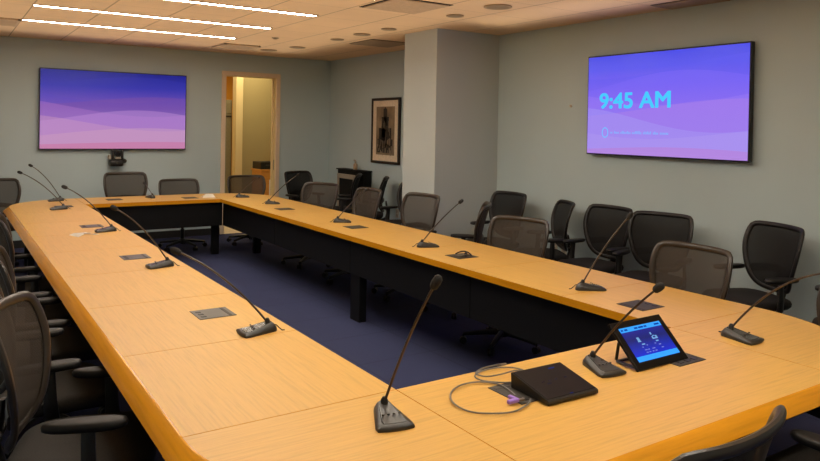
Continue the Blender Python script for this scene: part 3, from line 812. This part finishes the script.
# ------------------------------------------------------------------ socket plates set in the table
def socket_plate(x, y, lab, dark=False, deg=0, opened=False):
    t = tag(empty('socket_plate', (x, y, ZT), math.radians(deg)), lab, 'socket plate', 'cable socket plates in the tabletop')
    m = M['plate_dark'] if dark else M['plate']
    bm = B(); box(bm, (0, 0, .0015), (.178, .172, .003), .001); obj('cover', bm, m, t)
    bm = B(); box(bm, (.062, 0, .0035), (.014, .15, .002), .0005); obj('lid_hinge', bm, M['plate_dark'], t)
    for k, yy in enumerate((-.045, .0, .045)):
        bm = B(); box(bm, (-.06, yy, .0036), (.024, .020, .003), .001); obj('socket', bm, M['black_plastic'], t)
    if opened:
        bm = B(); box(bm, (.03, .02, .014), (.07, .07, .005), .002, Matrix.Rotation(.12, 3, 'Y')); obj('open_lid', bm, M['plate'], t)
        bm = B(); tube(bm, bez((-.06, -.04, .006), (-.04, .02, .045), (.0, .05, .01), 10), .006, 8); tube(bm, bez((-.06, .04, .006), (-.05, -.02, .055), (.02, -.05, .01), 10), .005, 8); obj('plug_cable', bm, M['black_cable'], t, True)
    return t
socket_plate(1.10, 8.46, 'socket plate on the left table side under the second farthest microphone', True)
socket_plate(1.105, 6.76, 'socket plate on the left table side behind the torn white paper')
socket_plate(1.108, 5.07, 'socket plate on the left table side left of the middle microphone')
socket_plate(1.106, 3.38, 'nearest grey socket plate on the left table side')
socket_plate(1.712, 1.835, 'socket plate half hidden under the black touch controller', True, 90)
socket_plate(2.515, 1.80, 'socket plate half hidden under the lit tablet', True, 90)
socket_plate(3.105, 2.435, 'socket plate on the right table side behind the tablet', True, 180)
socket_plate(3.145, 4.04, 'opened socket box with cables on the right table side', True, 180, True)
socket_plate(3.18, 5.68, 'socket plate on the right table side below the framed picture', True, 180)
socket_plate(3.165, 7.27, 'farthest socket plate on the right table side near the corner', True, 180)
socket_plate(1.72, 9.00, 'socket plate on the far table side below the conference camera', True, 90)
socket_plate(2.58, 8.86, 'socket plate on the far table side beside the folded white card', True, 90)

# ------------------------------------------------------------------ table-top items
t = tag(empty('touch_controller', (1.808, 1.683, ZT), math.radians(-1.5)), 'black wedge touch controller lying on the near table edge beside cables', 'controller')
bm = B(); w, d = .118, .195
pr = [(0, .004), (0, .016), (.004, .019), (d-.004, .058), (d, .056), (d-.004, .004)]
L = [bm.verts.new((-w, y, z)) for y, z in pr]; R_ = [bm.verts.new((w, y, z)) for y, z in pr]
bm.faces.new(L); bm.faces.new(R_[::-1]); n = len(pr)
for i in range(n): bm.faces.new((L[i], R_[i], R_[(i+1) % n], L[(i+1) % n]))
bmesh.ops.bevel(bm, geom=bm.edges[:], offset=.0015, segments=2, affect='EDGES'); body = obj('body', bm, M['black_plastic'], t)
sl = math.atan2(.039, d-.008)
bm = B(); box(bm, (0, .098, .0395), (2*w-.008, d-.014, .002), .0006, Matrix.Rotation(sl, 3, 'X')); 
scr = obj('touch_glass', bm, M['gloss_black'], t)
def on_glass(bm, x, y, sx, sy): box(bm, (x, y, .019+(y-.004)*.2086+.0019), (sx, sy, .0008), 0, Matrix.Rotation(sl, 3, 'X'))
bm = B(); on_glass(bm, .048, .165, .028, .005); on_glass(bm, .0, .012, .014, .004); obj('status_glow', bm, emit('controller_blue_glow', s2l((50, 70, 150)), .6), scr)
bm = B()
for x in (-.05, -.02, .01, .055):
    on_glass(bm, x, .10, .012, .004)
on_glass(bm, -.035, .085, .02, .004); obj('icon_row', bm, emit('controller_icon_glow', s2l((60, 58, 80)), .5), scr)
bm = B(); box(bm, (0, .10, .002), (2*w-.03, d-.03, .004)); obj('rubber_foot', bm, M['black_cable'], t)

t = tag(empty('tablet_computer', (2.388, 1.752, ZT)), 'lit blue touch tablet tilted on a desk stand near the right corner', 'tablet')
TL = .208; ta = math.radians(44.5)      # panel length and tilt
Rt = Matrix.Rotation(ta, 3, 'X')
def P(x, v, h): return Vector((x, 0, .006)) + Rt @ Vector((0, v, h))
def slab(bm, x0, x1, v0, v1, h0, h1, bev=0):
    vs = box(bm, ((x0+x1)/2, (v0+v1)/2, (h0+h1)/2), (x1-x0, v1-v0, h1-h0), bev)
    bmesh.ops.rotate(bm, cent=(0, 0, 0), matrix=Rt, verts=vs); bmesh.ops.translate(bm, vec=(0, 0, .006), verts=vs)
bm = B(); slab(bm, -.157, .157, 0, TL, -.012, 0, .003); panel = obj('housing', bm, M['gloss_black'], t)
m, nt, bs, out = new_mat('tablet_screen'); b = NB(nt); v, x = b.obj()
g = b.m('ADD', b.m('MULTIPLY', x[2], 6.0), .0)
c = b.ramp(g, [(0.1, s2l((10, 40, 240))), (.40, s2l((10, 40, 170))), (.55, s2l((8, 28, 110))), (.75, s2l((12, 30, 150))), (.9, s2l((10, 40, 235)))])
nt.links.new(c, bs.inputs['Emission Color']); bs.inputs['Emission Strength'].default_value = .9
bs.inputs['Base Color'].default_value = (.004, .004, .006, 1); bs.inputs['Roughness'].default_value = .25
bm = B(); slab(bm, -.126, .126, .030, .178, 0, .001); ds = obj('display', bm, m, t)
bm = B(); slab(bm, -.126, .126, .158, .178, .001, .0016); obj('top_bar', bm, M['ui_blue'], ds)
bm = B(); slab(bm, -.126, .126, .030, .051, .001, .0016); obj('bottom_bar', bm, M['ui_blue'], ds)
bm = B()
for x0, x1, v0, v1 in ((-.064, -.046, .108, .112), (-.062, -.048, .112, .128), (.026, .058, .108, .113), (.026, .034, .113, .120), (.048, .058, .113, .122), (.028, .036, .128, .138), (.034, .046, .120, .124), (-.052, -.034, .094, .099), (.036, .052, .096, .101)):
    slab(bm, x0, x1, v0, v1, .001, .0018)
obj('icon_group', bm, M['ui_icon'], ds)
bm = B()
for x0, v0, w in ((-.06, .083, .008), (-.03, .088, .008), (.02, .088, .008), (.04, .08, .014), (-.055, .070, .014), (-.036, .070, .01), (-.01, .070, .018), (-.055, .059, .012), (-.038, .059, .01), (-.018, .059, .01), (.0, .059, .012), (.045, .066, .014)):
    slab(bm, x0, x0+w, v0, v0+.004, .001, .0018)
obj('small_lettering', bm, M['ui_text'], ds)
bar_ink = emit('bar_ink', s2l((20, 70, 170)), .8)
for x0, w in ((-.12, .012), (-.10, .018), (-.04, .02), (-.015, .03), (.02, .016), (.085, .03)):
    bm = B(); slab(bm, x0, x0+w, .164, .171, .0016, .0022); obj('bar_lettering', bm, bar_ink, ds)
bm = B()
for s in (-1, 1):
    q0 = P(s*.14, TL*.62, -.012); 
    tube(bm, [(s*.14, .012, .008), (s*.14, .115, .008), (s*.14, .122, .014), (s*.14, q0.y+.010, q0.z-.004)], .006, 8, flat=(.8, 1.4))
box(bm, (0, .118, .007), (.28, .012, .010), .003); obj('stand', bm, M['black_plastic'], t, True)

# cables by the controller
t = tag(empty('coiled_cable', (1.55, 1.88, ZT)), 'thin grey cable looping on the table left of the touch controller', 'cable')
def smooth_path(pts, n=6):
    P_ = [Vector(p) for p in pts]; res = []
    for i in range(len(P_)-1):
        a, b_, c, d_ = P_[max(0, i-1)], P_[i], P_[i+1], P_[min(len(P_)-1, i+2)]
        for k in range(n):
            u = k/n
            res.append(.5*((2*b_)+(c-a)*u+(2*a-5*b_+4*c-d_)*u*u+(3*b_-a-3*c+d_)*u**3))
    res.append(P_[-1]); return res
cp = [(1.676, 1.758), (1.640, 1.73), (1.554, 1.706), (1.48, 1.733), (1.429, 1.785), (1.43, 1.87), (1.48, 1.945), (1.554, 1.983), (1.63, 1.972), (1.672, 1.92), (1.668, 1.86), (1.652, 1.808)]
bm = B(); tube(bm, [(x-1.55, y-1.88, .007) for x, y, *_ in smooth_path([(a, c, 0) for a, c in cp])], .0030, 8); cb = obj('cable', bm, M['cable'], t, True)
cp = [(1.735, 1.905), (1.69, 1.925), (1.645, 1.97), (1.645, 2.02), (1.70, 2.052), (1.78, 2.050), (1.83, 2.02), (1.845, 1.975), (1.81, 1.99), (1.74, 1.985), (1.675, 1.995), (1.665, 2.04), (1.73, 2.070), (1.81, 2.067)]
bm = B(); tube(bm, [(x-1.55, y-1.88, .008+.004*(i/70)) for i, (x, y, *_) in enumerate(smooth_path([(a, c, 0) for a, c in cp]))], .0030, 8); obj('cable_loop', bm, M['cable'], t, True)
bm = B(); box(bm, (.052, -.118, .013), (.046, .016, .014), .004, None); vs = box(bm, (.068, -.100, .013), (.016, .044, .012), .004); plug = obj('adapter_plug', bm, M['purple'], t); plug['label'] = 'purple adapter plug'
bm = B(); box(bm, (.084, -.124, .013), (.024, .012, .008), .002); obj('connector', bm, M['grey_metal'], plug)
bm = B(); box(bm, (.272, .187, .010), (.03, .010, .008), .002); obj('cable_end', bm, M['cable'], t)

# torn papers and folded card
t = tag(empty('paper_scrap', (.96, 6.28, ZT)), 'torn white paper scrap with a dark sticker on the left table side', 'paper')
bm = B(); A = [(-.10, .02, .001), (-.055, .085, .004), (.03, .06, .010), (.05, .085, .004), (.02, .01, .006), (-.05, -.13, .001)]
vs = [bm.verts.new(p) for p in A]; bm.faces.new(vs); bmesh.ops.solidify(bm, geom=bm.faces[:], thickness=.001); sh = obj('sheet', bm, M['paper'], t)
bm = B(); box(bm, (.035, .005, .009), (.05, .045, .003), .001); obj('sticker', bm, M['beige'], t)
t = tag(empty('paper_slip', (1.06, 6.25, ZT)), 'small white slip partly under the microphone base beside the torn paper', 'paper')
bm = B(); vs = [bm.verts.new(p) for p in ((-.05, .03, .001), (-.01, .04, .002), (.03, -.01, .001), (-.02, -.03, .001))]; bm.faces.new(vs); bmesh.ops.solidify(bm, geom=bm.faces[:], thickness=.001); obj('slip', bm, M['paper'], t)
t = tag(empty('folded_card', (2.80, 8.83, ZT)), 'folded white paper card standing on the far table side', 'card')
bm = B(); w = .085
vs = [bm.verts.new(p) for p in ((-w, -.045, .001), (w, -.045, .001), (w*.7, .0, .042), (-w*.35, .0, .045), (-w, .05, .001), (w, .05, .001))]
bm.faces.new((vs[0], vs[1], vs[2], vs[3])); bm.faces.new((vs[3], vs[2], vs[5], vs[4])); bmesh.ops.solidify(bm, geom=bm.faces[:], thickness=.001); obj('card', bm, M['paper'], t)

# ------------------------------------------------------------------ light
# added fill lamps under the ceiling to brighten it, no fixtures of the room
lt = bpy.data.lights.new('added_ceiling_fill', 'AREA'); lt.shape = 'RECTANGLE'; lt.size = .55; lt.size_y = 5.4; lt.energy = 4.0; lt.color = (1, .84, .62); lt.spread = math.radians(105)
lo = bpy.data.objects.new('added_ceiling_fill', lt); lo.location = (4.67, 3.0, 2.46); lo.rotation_euler = (PI, 0, 0); link(lo)
lt = bpy.data.lights.new('added_ceiling_fill', 'AREA'); lt.shape = 'RECTANGLE'; lt.size = 4.6; lt.size_y = 10.6; lt.energy = 60; lt.color = (1, .84, .62); lt.spread = math.radians(140)
lo = bpy.data.objects.new('added_ceiling_fill', lt); lo.location = (2.08, 4.55, 2.46); lo.rotation_euler = (PI, 0, 0); link(lo)
lt = bpy.data.lights.new('corridor_lamp', 'AREA'); lt.energy = 22; lt.size = 1.2; lt.color = (1, .80, .48)
lo = bpy.data.objects.new('corridor_lamp', lt); lo.location = (4.2, 11.1, 2.78); link(lo)
lt = bpy.data.lights.new('corridor_lamp', 'AREA'); lt.energy = 24; lt.size = 1.0; lt.color = (1, .75, .40)
lo = bpy.data.objects.new('corridor_lamp', lt); lo.location = (3.9, 13.0, 2.78); link(lo)
w = bpy.data.worlds.new('world'); scene.world = w; w.use_nodes = True
w.node_tree.nodes['Background'].inputs[0].default_value = (.05, .05, .05, 1); w.node_tree.nodes['Background'].inputs[1].default_value = .2
scene.view_settings.view_transform = 'Standard'; scene.view_settings.look = 'None'
scene.view_settings.exposure = 0.16
scene.cycles.max_bounces = 10; scene.cycles.diffuse_bounces = 8; scene.cycles.transparent_max_bounces = 16
